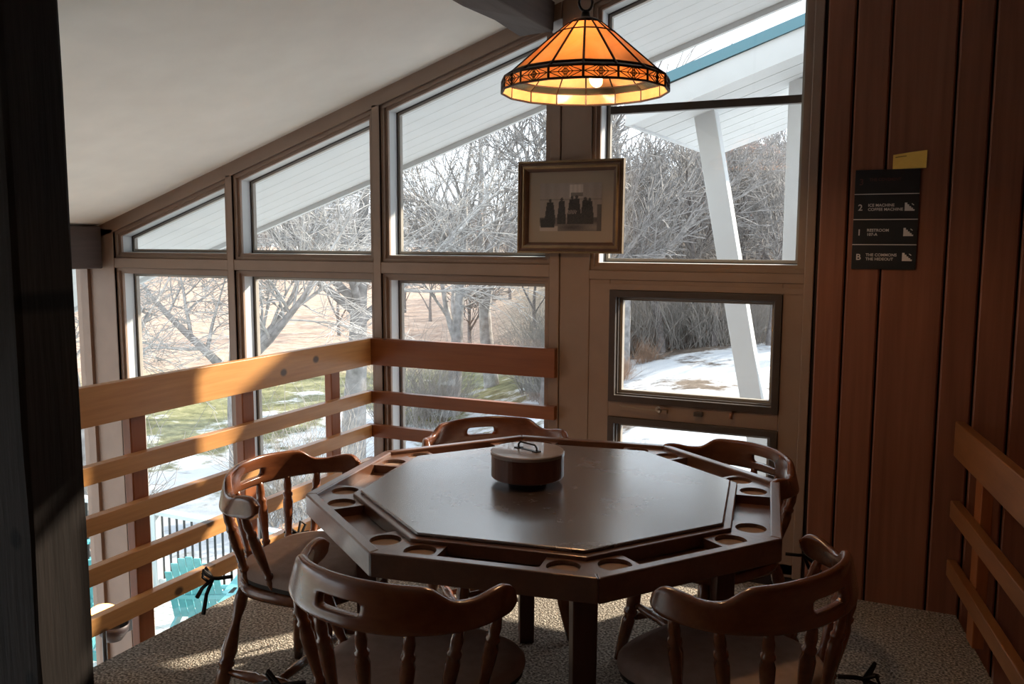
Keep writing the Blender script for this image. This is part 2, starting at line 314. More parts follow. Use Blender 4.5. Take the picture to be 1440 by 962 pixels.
def cup_block():
    # block around corner 0 built in table space, with two round wells
    zt, zb = TH-.012, TH-.038; mb = MB(); lin = []
    for sgn in (1, -1):
        # half of the kite between the corner bisector and a line square to the edge
        P0 = Vector((RI, 0)); P1 = Vector((ri, 0)); e = Vector((math.cos(math.pi/2+math.pi/8), math.sin(math.pi/2+math.pi/8))); nrm = Vector((math.cos(math.pi/8), math.sin(math.pi/8)))
        wdt = (P1-P0).dot(nrm); Ls = .118; Q0 = P0+e*.098; Q1 = Q0+nrm*wdt
        fl = lambda v: Vector((v.x, v.y*sgn))
        quadp = [P0, P1, Q1, Q0]; quadp = [fl(v) for v in quadp]
        cen = fl(P0+e*.046+nrm*wdt*.5); rad = .0405; N = 24
        per = []
        # perimeter sampled by ray from hole centre
        for i in range(N):
            a = 2*math.pi*i/N; dvec = Vector((math.cos(a), math.sin(a))); best = 9
            for j in range(4):
                A, B = quadp[j], quadp[(j+1) % 4]; ed = B-A; den = dvec.x*ed.y-dvec.y*ed.x
                if abs(den) < 1e-9: continue
                t = ((A-cen).x*ed.y-(A-cen).y*ed.x)/den; s_ = ((A-cen).x*dvec.y-(A-cen).y*dvec.x)/den
                if t > 0 and -1e-6 <= s_ <= 1+1e-6: best = min(best, t)
            per.append((a, best))
        angs = sorted(set([a for a, _ in per]+[math.atan2((q-cen).y, (q-cen).x) % (2*math.pi) for q in quadp]))
        outer = []; inner = []
        for a in angs:
            dvec = Vector((math.cos(a), math.sin(a))); best = 9
            for j in range(4):
                A, B = quadp[j], quadp[(j+1) % 4]; ed = B-A; den = dvec.x*ed.y-dvec.y*ed.x
                if abs(den) < 1e-9: continue
                t = ((A-cen).x*ed.y-(A-cen).y*ed.x)/den; s_ = ((A-cen).x*dvec.y-(A-cen).y*dvec.x)/den
                if t > 0 and -1e-4 <= s_ <= 1+1e-4: best = min(best, t)
            o_ = cen+dvec*best; i_ = cen+dvec*rad; outer.append((o_.x, o_.y)); inner.append((i_.x, i_.y))
        mb.loft([[(x, y, zb) for x, y in outer], [(x, y, zt) for x, y in outer], [(x, y, zt) for x, y in inner], [(x, y, zt-.013) for x, y in inner]])
        lin.append([(x, y) for x, y in inner])
    bl = mb.mesh('cup_holder_block', M['table']); bl2 = MB()
    for l in lin: bl2.prism([(x, y, zt-.013) for x, y in l], (0, 0, .002))
    return bl, bl2.mesh('cup_lining', cupm)
bl, ln = cup_block()
for k in range(8):
    o = link('cup_holder_block', bl, tbl, rot=(0, 0, k*math.pi/4)); link('cup_lining', ln, o)
for k in (0, 2, 4, 6):
    c = oc(RO*.76, 0, k); lg = MB(); rz = k*math.pi/4
    lp = lambda s, z: [(c.x+math.cos(rz)*x-math.sin(rz)*y, c.y+math.sin(rz)*x+math.cos(rz)*y, z) for x, y in ((-s, -s), (s, -s), (s, s), (-s, s))]
    lg.loft([lp(.027, 0), lp(.031, TH-.056)], capA=True, capB=True); L_ = lg.build('leg', M['tleg'], tbl, bevel=.004)
    q = oc(RO*.55, TH-.058, k); MB().tube([(c.x, c.y, .52), q], .006, 6).build('leg_brace', M['black'], L_)
# round chip box
bx = thing('chip_box', 'round dark wooden lidded box with a wire handle on the card table', 'box', (-1.055, 2.405, TH+.007))
rb = .112
prof = [(.058, 0), (.060, .012), (.058, .016), (rb-.004, .018), (rb, .022), (rb, .088), (rb-.003, .091)]
ring = lambda r, z, n=48: [(r*math.cos(2*math.pi*i/n), r*math.sin(2*math.pi*i/n), z) for i in range(n)]
MB().loft([ring(.06, 0), ring(.058, .016)], capA=True, capB=True).build('swivel_foot', M['black'], bx)
MB().loft([ring(rb-.003, .016), ring(rb, .020), ring(rb, .084), ring(rb-.002, .086)], capA=True, capB=True).build('drum', wood('box_wood', (.075, .022, .012), (.12, .04, .02), axis=2, scale=10, rough=.3, coat=.3), bx)
lid = MB().loft([ring(rb+.002, .086), ring(rb+.002, .095), ring(rb-.001, .098)], capA=True, capB=True).build('lid', plain('lid_veneer', (.22, .165, .14), .34, var=.12, scale=12, coat=1), bx)
hd = MB(); hd.tube([(-.04, 0, .099), (-.04, 0, .110), (-.032, 0, .118), (.032, 0, .118), (.04, 0, .110), (.04, 0, .099)], .003, 6); hd.box((-.048, -.011, .098), (-.030, .011, .101)); hd.box((.030, -.011, .098), (.048, .011, .101)); hd.box((-.03, -.006, .098), (.03, .006, .0995))
hd.build('wire_handle', M['black'], lid, rot=(0, 0, R(-22)))
# ------------------------------------------------------------------ captain's chairs
SP = [(0, .008), (.03, .010), (.10, .0135), (.15, .0155), (.185, .0115), (.20, .0145), (.225, .0145), (.24, .011), (.34, .0125), (.52, .0165), (.64, .0175), (.70, .0135), (.72, .0165), (.75, .0165), (.77, .012), (.85, .0145), (.92, .012), (1, .009)]
LEG = [(0, .016), (.05, .020), (.12, .0215), (.2, .015), (.26, .014), (.36, .020), (.47, .0255), (.53, .020), (.545, .025), (.575, .025), (.59, .019), (.62, .023), (.65, .024), (.8, .021), (1, .015)]
STR = [(0, .009), (.18, .014), (.30, .0165), (.33, .0125), (.36, .016), (.39, .0125), (.42, .016), (.5, .0185), (.58, .016), (.61, .0125), (.64, .016), (.67, .0125), (.70, .0165), (.82, .014), (1, .009)]
def band_pt(t, v, off=0):   # t degrees around the horseshoe (0 = back centre), v 0..1 bottom..top
    a = abs(t); s = 1 if t >= 0 else -1
    def sm(x, p, q): x = max(0, min(1, (x-p)/(q-p))); return x*x*(3-2*x)
    top = .785-.005*sm(a, 10, 40)-.037*sm(a, 42, 58)+.014*sm(a, 66, 84)-.024*sm(a, 90, 97)
    bot = .680+.004*sm(a, 30, 60)+.003*sm(a, 60, 84)+.024*sm(a, 89, 97)
    lean = -.022*(v-.5)*(1-sm(a, 50, 88)*.7)
    ra = R(a); rx, ry = .276+lean, .225+lean
    flare = .004*sm(a, 80, 97)
    x = s*(rx*math.sin(ra)+flare+off*math.sin(ra)); y = -.015-ry*math.cos(ra)-off*math.cos(ra)
    return Vector((x, y, bot+(top-bot)*v))
def chair_band():
    ts = [-97, -95, -91, -85, -78, -72, -66, -61, -56, -51, -46, -41, -33, -25, -18, -11.5, -9.2, -4, 4, 9.2, 11.5, 18, 25, 33, 41, 46, 51, 56, 61, 66, 72, 78, 85, 91, 95, 97]
    vs = [0, .09, .26, .30, .57, .61, .91, 1]; nu, nvv = len(ts), len(vs); th = .0125
    idx = {}; mb = MB(); V = []; F = []
    for side in (-1, 1):
        for i, t in enumerate(ts):
            for j, v in enumerate(vs):
                k = th*(1.0 if 0 < j < nvv-1 else .55); k *= (.5 if i in (0, nu-1) else 1)
                idx[side, i, j] = len(V); V.append(band_pt(t, v, side*k))
    hole = lambda i, j: 15 <= i <= 18 and 3 <= j <= 3
    cells = [(i, j) for i in range(nu-1) for j in range(nvv-1) if not (15 <= i <= 19 and j == 3)]
    cs = set(cells); edges = {}
    for i, j in cells:
        for side in (-1, 1): F.append(tuple(idx[side, a, b] for a, b in ((i, j), (i+1, j), (i+1, j+1), (i, j+1))))
        for (a, b), nb in (((( i, j), (i+1, j)), (i, j-1)), (((i+1, j), (i+1, j+1)), (i+1, j)), (((i+1, j+1), (i, j+1)), (i, j+1)), (((i, j+1), (i, j)), (i-1, j))):
            if nb not in cs: F.append((idx[-1, a[0], a[1]], idx[-1, b[0], b[1]], idx[1, b[0], b[1]], idx[1, a[0], a[1]]))
    return mb.add(V, F)
def seat_outline(wb, wf, d0, d1, n=40, p=2.6):
    out = []
    for i in range(n):
        a = 2*math.pi*i/n; c, s = math.cos(a), math.sin(a)
        x = abs(c)**(2/p)*(1 if c >= 0 else -1); y = abs(s)**(2/p)*(1 if s >= 0 else -1)
        yy = (d0+d1)/2+y*(d1-d0)/2; wdt = wb+(wf-wb)*(yy-d0)/(d1-d0); out.append((x*wdt, yy))
    return out
def make_chair():
    t = thing('captains_chair', '', 'chair', group='captain chairs around the card table')
    chair_band().build('crest_and_arms', M['chair'], t, smooth=True, sub=2)
    so_ = seat_outline(.205, .225, -.215, .215)
    lp = lambda k, z, dip=0: [(x*k, y*k, z-dip*max(0, 1-(x*x+y*y)/.04)) for x, y in so_]
    MB().loft([lp(.90, .402), lp(.985, .408), lp(1, .422), lp(.99, .438), lp(.95, .442), lp(.5, .436)], capA=True, capB=True).build('seat', M['chair'], t, smooth=True)
    for a in (-82, -58, -35, -12, 12, 35, 58, 82):
        q = band_pt(a, .06); k = .8
        p = Vector((q.x*.70, -.008+(q.y+.015)*.86, .436))
        if abs(a) > 80: p = Vector((q.x*.70, .0, .436))
        MB().turn(p, q+Vector((0, 0, .01)), SP, 10).build('spindle', M['chair'], t, smooth=True)
    legs = {}
    for sx in (-1, 1):
        for sy in (-1, 1):
            p = Vector((sx*.155, sy*.15, .415)); q = Vector((sx*.225, sy*.215-(.01 if sy < 0 else 0), 0)); legs[sx, sy] = (p, q)
            MB().turn(p, q, LEG, 12).build('leg', M['chair'], t, smooth=True)
    at = lambda sx, sy, z: legs[sx, sy][0].lerp(legs[sx, sy][1], 1-z/.415)
    mids = []
    for sx in (-1, 1):
        a, b = at(sx, -1, .155), at(sx, 1, .155); mids.append((a+b)/2); MB().turn(a, b, STR, 10).build('stretcher', M['chair'], t, smooth=True)
    MB().turn(mids[0], mids[1], STR, 10).build('stretcher', M['chair'], t, smooth=True)
    MB().turn(at(-1, 1, .215), at(1, 1, .215), STR, 10).build('stretcher', M['chair'], t, smooth=True)
    return t
def make_cushion():
    t = thing('seat_cushion', '', 'cushion', group='tie-on cushions of the captain chairs')
    so_ = seat_outline(.195, .238, -.18, .235, p=3.4)
    lp = lambda k, z: [(x*k, y*k, z) for x, y in so_]
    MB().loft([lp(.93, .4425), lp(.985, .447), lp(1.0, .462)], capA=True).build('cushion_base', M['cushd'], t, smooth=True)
    MB().loft([lp(1.0, .462), lp(1.012, .472), lp(1.004, .488), lp(.965, .499), lp(.85, .505), lp(.4, .507)], capB=True).build('cushion_pad', M['cush'], t, smooth=True)
    for s in (-1, 1):
        b = Vector((s*.185, -.165, .462)); mb = MB()
        mb.tube([b, b+Vector((s*.03, -.03, .0)), b+Vector((s*.036, -.045, .0))], .006, 6)
        lo = b+Vector((s*.036, -.045, .0))
        mb.tube([lo, lo+Vector((s*.03, -.01, .035)), lo+Vector((s*.045, 0, .02)), lo+Vector((s*.02, 0, -.004)), lo], .005, 6)
        mb.tube([lo, lo+Vector((-s*.01, -.035, .025)), lo+Vector((-s*.012, -.05, .005)), lo], .005, 6)
        mb.tube([lo, lo+Vector((s*.02, -.01, -.045)), lo+Vector((s*.03, -.016, -.105))], [.006, .006, .007], 6)
        mb.tube([lo, lo+Vector((s*.055, .005, -.01)), lo+Vector((s*.085, .012, -.025))], [.006, .006, .007], 6)
        mb.build('ribbon_tie', M['tie'], t)
    return t
ch0, cu0 = make_chair(), make_cushion(); index_kids(ch0); index_kids(cu0)
spots = [((-1.075, 1.462), 82.5, 'glossy captain chair in the foreground at left, its back to the viewer', 'brown seat cushion on the chair in the left foreground'),
         ((-.135, 1.924), 153.3, 'glossy captain chair in the right foreground with its back to the viewer', 'brown seat cushion on the chair in the right foreground'),
         ((-1.95, 2.172), 3.5, 'golden-lit captain chair against the pine railing, left of the card table', 'pale-lit tan cushion on the chair beside the pine railing'),
         ((-1.58, 3.12), -47, 'captain chair behind the table with its crest just below the corner railing', 'cushion on the chair behind the table, hidden below the corner railing'),
         ((-.445, 3.10), 232, 'captain chair behind the table in front of the lower awning windows', 'cushion on the chair in front of the awning windows')]
for i, ((x, y), f, la, lb) in enumerate(spots):
    a = R(f); px, py = x+math.cos(a)*.24, y+math.sin(a)*.24
    for src, lab in ((ch0, la), (cu0, lb)):
        o = src if i == 0 else copy_tree(src); o.location = (px, py, 0); o.rotation_euler = (0, 0, a-math.pi/2); o['label'] = lab
# ------------------------------------------------------------------ stained-glass pendant
def amber():
    m, nt, b = newmat('amber_glass'); L = nt.links; nt.nodes.remove(b); o = nt.nodes['Material Output']; tc = nd(nt, 'TexCoord')
    n = nd(nt, 'TexNoise', {'Scale': 9, 'Detail': 4, 'Distortion': 1.2}); L.new(tc.outputs['Object'], n.inputs['Vector'])
    r = ramp(nt, [(.3, (.86, .50, .24)), (.7, (.98, .66, .38))]); L.new(n.outputs[0], r.inputs[0])
    t = nd(nt, 'BsdfTranslucent'); d = nd(nt, 'BsdfDiffuse'); g = nd(nt, 'BsdfGlossy'); g.inputs['Roughness'].default_value = .12
    L.new(r.outputs[0], t.inputs[0]); L.new(r.outputs[0], d.inputs[0]); m1 = nd(nt, 'MixShader'); m1.inputs[0].default_value = .35; L.new(t.outputs[0], m1.inputs[1]); L.new(d.outputs[0], m1.inputs[2])
    f = nd(nt, 'Fresnel', {'IOR': 1.3}); m2 = nd(nt, 'MixShader'); L.new(f.outputs[0], m2.inputs[0]); L.new(m1.outputs[0], m2.inputs[1]); L.new(g.outputs[0], m2.inputs[2]); L.new(m2.outputs[0], o.inputs[0]); return m
M['amber'] = amber(); M['lead'] = plain('lead_came', (.03, .014, .01), .45, metal=.4); M['dglass'] = plain('dark_green_glass', (.03, .035, .028), .2)
LC = Vector((-.923, 2.512, 1.933)); lamp = thing('pendant_lamp', 'amber stained-glass pendant lamp with a star-patterned band, hanging over the table', 'lamp', LC, R(24.756+5.6))
NS = 16; ring16 = lambda r, z: [Vector((r*math.cos(2*math.pi*(k+.5)/NS), r*math.sin(2*math.pi*(k+.5)/NS), z)) for k in range(NS)]
RB = .2475
LV = [(.050, .198), (.088, .168), (RB-.024, .050), (RB, .034), (RB+.001, 0)]
rings_ = [ring16(*l) for l in LV]
for j, nm in enumerate(('crown_pane', 'cone_pane', 'border_pane', 'skirt_pane')):
    for k in range(NS):
        a, b, c, d = rings_[j][k], rings_[j][(k+1) % NS], rings_[j+1][(k+1) % NS], rings_[j+1][k]; nrm = (b-a).cross(d-a).normalized()*.0016
        if nrm.dot(a-Vector((0, 0, a.z))) > 0: nrm = -nrm
        MB().prism([a, b, c, d], nrm).build(nm, M['dglass'] if j == 2 else M['amber'], lamp)
ld = MB()
for k in range(NS):
    for j in range(4): ld.tube([rings_[j][k], rings_[j+1][k]], .0036 if j != 0 else .0028, 6)
    for j in range(5): ld.tube([rings_[j][k], rings_[j][(k+1) % NS]], .0036 if j in (2, 3, 4) else .0026, 6)
ld.build('lead_came', M['lead'], lamp)
fl = MB()
for k in range(NS):                                                    # filigree star on each skirt pane
    a, b, c, d = rings_[3][k], rings_[3][(k+1) % NS], rings_[4][(k+1) % NS], rings_[4][k]; out = ((a+b+c+d)/4); out = Vector((out.x, out.y, 0)).normalized()*.003
    P = lambda u, v: a.lerp(b, u).lerp(d.lerp(c, u), v)+out
    seg = [((.02, .5), (.98, .5)), ((.02, .5), (.42, .02)), ((.02, .5), (.42, .98)), ((.98, .5), (.58, .02)), ((.98, .5), (.58, .98)), ((.46, 0), (.46, 1)), ((.54, 0), (.54, 1)), ((.5, 0), (.5, 1)),
           ((.28, .5), (.46, .04)), ((.28, .5), (.46, .96)), ((.72, .5), (.54, .04)), ((.72, .5), (.54, .96)), ((.38, .5), (.5, .25)), ((.5, .25), (.62, .5)), ((.62, .5), (.5, .75)), ((.5, .75), (.38, .5))]
    for p, q in seg: fl.tube([P(*p), P(*q)], .0014, 4, cap=False)
fl.build('star_filigree', M['lead'], lamp)
cap = MB(); cap.loft([ring(.053, .212, 24), ring(.050, .220, 24), ring(.036, .228, 24), ring(.016, .232, 24), ring(.012, .246, 24), ring(.010, .252, 24)], capA=True, capB=True); cap.build('cap', M['black'], lamp, smooth=True, loc=(0, 0, -.018))
lk = MB().tube([Vector((.020*math.cos(t*math.pi/8), 0, .258+.024*math.sin(t*math.pi/8))) for t in range(17)], .0042, 6); lk.build('hanging_loop', M['black'], lamp, smooth=True)
chn = MB()
for i in range(34):
    zz = .292+i*.0200
    if zz+LC.z > zc(LC.x)-.012: break
    pts = [Vector(((.008*math.cos(t*math.pi/5)) if i % 2 else 0, 0 if i % 2 else .008*math.cos(t*math.pi/5), zz+.014*math.sin(t*math.pi/5))) for t in range(11)]
    chn.tube(pts, .0022, 5, cap=False)
chn.build('chain', M['black'], lamp)
bulbm = emis('bulb_glow', (1, .70, .38), 4)
for i in range(3):
    a = R(-58+120*i); c = Vector((.085*math.cos(a), .085*math.sin(a), .070)); d = Vector((math.cos(a)*.7, math.sin(a)*.7, -.35)).normalized()
    sk = MB().tube([c-d*.055, c-d*.02], .013, 10).build('bulb_socket', M['black'], lamp)
    pr_ = [(0, .008), (.15, .011), (.4, .018), (.65, .0205), (.85, .016), (.96, .008), (1, .002)]
    MB().turn(c-d*.02, c+d*.062, pr_, 12).build('bulb', bulbm, lamp, smooth=True)
    MB().tube([(0, 0, .19), c-d*.055], .005, 6).build('bulb_arm', M['black'], lamp)
li = bpy.data.lights.new('bulb_light', 'POINT'); li.energy = 7.5; li.color = (1, .62, .33); li.shadow_soft_size = .04
lo = bpy.data.objects.new('bulb_light', li); COL.objects.link(lo); lo.parent = lamp; lo.location = (0, 0, .07)
# ------------------------------------------------------------------ framed photograph
pc = thing('framed_photograph', 'old sepia group photograph in a dark and gold frame on the window post', 'picture', (-1.4605, 3.815, 1.650)); pc.rotation_euler = (R(-1.2), 0, 0)
HW, HH = .258, .212
def fr(d, y): return [(-HW+d, y, -HH+d), (HW-d, y, -HH+d), (HW-d, y, HH-d), (-HW+d, y, HH-d)]
goldm = plain('dull_gold', (.30, .21, .12), .32, metal=.75, var=.15); brn = plain('frame_brown', (.10, .05, .032), .35, var=.2)
MB().loft([fr(0, -.004), fr(0, -.030), fr(.006, -.034), fr(.010, -.030)]).build('frame_edge', goldm, pc)
MB().loft([fr(.010, -.030), fr(.016, -.033), fr(.022, -.028)]).build('frame_moulding', brn, pc)
MB().loft([fr(.022, -.028), fr(.030, -.031), fr(.036, -.026)]).build('frame_gilt', goldm, pc)
MB().loft([fr(.036, -.026), fr(.042, -.022), fr(.050, -.014), fr(.050, -.008)]).build('frame_inner', brn, pc)
MB().prism(fr(.048, -.010), (0, .006, 0)).build('mat_board', plain('mat_board', (.34, .265, .20), .9), pc)
def photo():
    NX, NZ = 92, 72; W_, H_ = .152, .110; vs = []; cols = []; rn = random.Random(3)
    figs = [(.17, .55, .34, .085), (.36, .57, .36, .07), (.53, .60, .40, .075), (.60, .62, .42, .07), (.74, .58, .36, .07), (.81, .56, .38, .065)]
    def col(u, v):
        c = .34-.08*abs(u-.5)+.05*math.sin(u*40)*(.3 if v > .5 else 0)
        if .48 < u < .70 and .70 < v < .97: c = .52+.05*math.sin(u*90)
        if .50 < u < .70 and .72 < v < .80: c = .18
        if abs(v-.66) < .008: c *= .75
        if v < .28: c = .16+.10*math.sin(u*7+1)*math.sin(v*20)
        if v < .10 and u < .3: c = .42
        for fx, fy, hgt, wd in figs:
            dx = (u-fx)/wd
            if ((u-fx)/.024)**2+((v-fy-.09)/.038)**2 < 1: c = .05
            if v < fy+.06 and v > .15 and abs(dx) < 1-.45*((v-fy+.25)/.35 if v > fy-.25 else 0): c = .025+.02*rn.random()
        if .42 < u < .60 and .36 < v < .44 and (u*37+v*60) % 1 < .4: c = .34
        if .93 < u and v < .55: c = .10
        if v < .24 and .02 < u < .25 and v > .08: c = .03
        c += rn.uniform(-.015, .015); return (max(.01, c*1.0), max(.01, c*.80), max(.01, c*.68), 1)
    for j in range(NZ+1):
        for i in range(NX+1):
            vs.append((-W_+2*W_*i/NX, -.0112, -H_+2*H_*j/NZ)); cols.append(col(i/NX, j/NZ))
    me = bpy.data.meshes.new('photo_print'); me.from_pydata(vs, [], [(j*(NX+1)+i, j*(NX+1)+i+1, (j+1)*(NX+1)+i+1, (j+1)*(NX+1)+i) for j in range(NZ) for i in range(NX)])
    at = me.color_attributes.new('ink', 'FLOAT_COLOR', 'POINT')
    for i, c in enumerate(cols): at.data[i].color = c
    m, nt, b = newmat('photo_ink'); a = nd(nt, 'VertexColor', layer_name='ink'); nt.links.new(a.outputs[0], b.inputs['Base Color']); b.inputs['Roughness'].default_value = .5
    me.materials.append(m); return me
o = link('photo_print', photo(), pc); o.location = (0, 0, 0)
# ------------------------------------------------------------------ directory sign and note
sg = thing('directory_sign', 'black stair directory sign with white lettering on the wood panelling', 'sign', (-.120, 3.809, 1.583))
sh = lambda x, z: x   # sign is square
SW, SHH = .1185, .197
MB().box((-SW, -.008, -SHH), (SW, 0, SHH)).build('sign_plate', plain('black_plate', (.010, .012, .015), .45), sg, bevel=.001)
ink = plain('white_ink', (.62, .58, .55), .6); inkd = plain('faded_red_ink', (.10, .035, .03), .6)
for z in (.101, .001, -.099): MB().box((-SW, -.0092, z-.0016), (SW, -.0078, z+.0016)).build('divider_line', ink, sg)
def text(s, x, z, size, mat, bold=.0):
    cu = bpy.data.curves.new('lettering', 'FONT'); cu.body = s; cu.size = size; cu.offset = bold; cu.extrude = .0004; cu.space_character = 1.02
    ob = bpy.data.objects.new('tmp', cu); COL.objects.link(ob); dg = bpy.context.evaluated_depsgraph_get(); me = bpy.data.meshes.new_from_object(ob.evaluated_get(dg)); bpy.data.objects.remove(ob)
    me.materials.clear(); me.materials.append(mat); o = link('lettering', me, sg, (x, -.0086, z), (math.pi/2, 0, 0)); return o
for n_, l1, l2, z, mt in (('3', 'THE COVEMENT', '', .150, inkd), ('2', 'ICE MACHINE', 'COFFEE MACHINE', .049, ink), ('1', 'RESTROOM', '107-A', -.050, ink), ('B', 'THE COMMONS', 'THE HIDEOUT', -.148, ink)):
    text(n_, -.103, z-.012, .034, mt, .0006); text(l1, -.066, z+.003, .0155, mt, .0003)
    if l2: text(l2, -.066, z-.0135, .0155, mt, .0003)
    if mt == ink:
        st = MB(); pts = [(0, 0), (.036, 0), (.036, .006), (.030, .006), (.030, .012), (.023, .012), (.023, .018), (.016, .018), (.016, .025), (.009, .025), (.009, .032), (0, .032)]
        st.prism([(.068+px, -.0092, z-.015+pz) for px, pz in pts], (0, .0014, 0)).build('stair_icon', ink, sg)
        MB().prism([(.092, -.0092, z+.012), (.100, -.0092, z+.006), (.102, -.0092, z+.0085), (.094, -.0092, z+.0145)], (0, .0014, 0)).build('stair_arrow', ink, sg)
nt_ = thing('paper_note', 'small yellow paper note pinned above the black sign', 'note', (-.043, 3.808, 1.813))
ym = plain('yellow_paper', (.98, .62, .13), .8, var=.08, scale=18); zs = lambda x: .018+.020*(x+.06)/.12
MB().prism([(-.060, -.004, -.033), (.060, -.004, -.031), (.061, -.006, .037), (0, -.003, .031), (-.060, -.005, .022)], (0, .0012, 0)).build('paper_sheet', ym, nt_)
MB().prism([(-.052, -.0052, .0105), (-.012, -.0052, .016), (-.012, -.0052, .0185), (-.052, -.0052, .0135)], (0, .0008, 0)).build('printed_line', plain('brown_ink', (.22, .09, .02), .8), nt_)
# ------------------------------------------------------------------ outside: roof overhang and neighbouring wing
zs_ = lambda x: 1.545+.33*(x+4.371)
of = struct('ceiling_overhang', MB().prism([(-6.3, 3.99, zs_(-6.3)+.018), (2.6, 3.99, zs_(2.6)+.018), (2.6, 3.99, zs_(2.6)+.24), (-6.3, 3.99, zs_(-6.3)+.24)], (0, .99, 0)), M['white'])
ny = 7; wy = (4.96-3.99)/ny
for i in range(ny):
    a, b = 3.99+i*wy+.0012, 3.99+(i+1)*wy-.0012
    MB().prism([(-6.3, a, zs_(-6.3)+.012), (2.6, a, zs_(2.6)+.012), (2.6, a, zs_(2.6)+.019), (-6.3, a, zs_(-6.3)+.019)], (0, b-a, 0)).build('soffit_plank', M['white'], of)
MB().prism([(-6.3, 4.96, zs_(-6.3)-.02), (2.6, 4.96, zs_(2.6)-.02), (2.6, 4.96, zs_(2.6)+.25), (-6.3, 4.96, zs_(-6.3)+.25)], (0, .035, 0)).build('fascia_board', M['white'], of)
A = Vector((-1.798, 5.8, 2.30)); ex = Vector((1, 0, .345)); ey = Vector((.035, 1, .0)).normalized(); Lx, Ly = 1.25, 2.4
wr = thing('wing_roof', 'white boarded roof wing with a blue-green metal edge outside the tall window', 'roof', A)
MB().prism([(0, 0, 0), ex*Lx, ex*Lx+ey*Ly, ey*Ly], (0, 0, .04)).build('soffit_deck', M['white'], wr)
MB().prism([(0, -.03, -.03), ex*Lx+Vector((0, -.03, -.03)), ex*Lx+Vector((0, -.03, .13)), (0, -.03, .13)], (0, .03, 0)).build('rake_fascia', M['white'], wr)
MB().prism([(-.03, -.05, .13), ex*Lx+Vector((0, -.05, .13)), ex*Lx+Vector((0, -.05, .20)), (-.03, -.05, .20)], (0, .05, 0)).build('metal_drip_edge', plain('blue_green_metal', (.10, .22, .27), .4, metal=.3), wr)
MB().prism([(0, 0, .05), ex*Lx+Vector((0, 0, .05)), ex*Lx+Vector((0, 0, .19)), (0, 0, .19)], ey*Ly).build('roof_slab', plain('roof_shingle', (.2, .2, .2), .9), wr)
MB().prism([(-.03, -.03, -.03), (0, -.03, -.03), (0, -.03, .13), (-.03, -.03, .13)], ey*Ly).build('eave_fascia', M['white'], wr)
for i in range(9):
    y0 = i*Ly/9+.006; MB().prism([ey*y0+Vector((0, 0, -.016)), ex*Lx+ey*y0+Vector((0, 0, -.016)), ex*Lx+ey*(y0+Ly/9-.012)+Vector((0, 0, -.016)), ey*(y0+Ly/9-.012)+Vector((0, 0, -.016))], (0, 0, .016)).build('soffit_plank', M['white'], wr)
sp = MB(); a, b = Vector((-1.43, 6.35, 2.42)), Vector((-.845, 6.3, -.55)); q = Vector((.075, 0, .012)); sp.prism([a-q, a+q, a+q+Vector((0, .14, 0)), a-q+Vector((0, .14, 0))], b-a)
tag(sp.build('slanted_strut', M['white'], None, bevel=.005), 'white slanted timber strut outside, crossing the tall window and awning window', 'strut')
wc = thing('wing_wall_end', 'white vertical boarded wall end outside at the right of the tall window', 'wall', (-.865, 6.45, 0))
for i in range(4): MB().box((i*.13, 0, -2), (i*.13+.126, .10, 2.62+i*.04)).build('wall_board', M['white'], wc, bevel=.004)
# ------------------------------------------------------------------ ground
def sstep(x, a, b): x = max(0, min(1, (x-a)/(b-a))); return x*x*(3-2*x)
def gz(x, y):
    d = math.hypot(x, y); az = math.degrees(math.atan2(x, y))
    right = sstep(az, -30, -12)*(1-sstep(az, 60, 110)); z = -2.95+1.7*right*sstep(d, 6, 14)
    z += right*6*sstep(d, 16, 90)+3.0*sstep(d, 40, 170)*(1-right)
    return z+.10*math.sin(x*.9+1)*math.sin(y*.8)*sstep(d, 6, 12)
gm = MB(); NA, NR = 144, 46; rads = [0]+[2.5*(1.105**i) for i in range(NR)]
gv = []; gf = []
for i, r_ in enumerate(rads):
    for k in range(NA):
        a = 2*math.pi*k/NA; x, y = r_*math.sin(a), r_*math.cos(a); gv.append((x, y, gz(x, y)))
for i in range(len(rads)-1):
    for k in range(NA): gf.append((i*NA+k, i*NA+(k+1) % NA, (i+1)*NA+(k+1) % NA, (i+1)*NA+k))
gm.add(gv, gf)
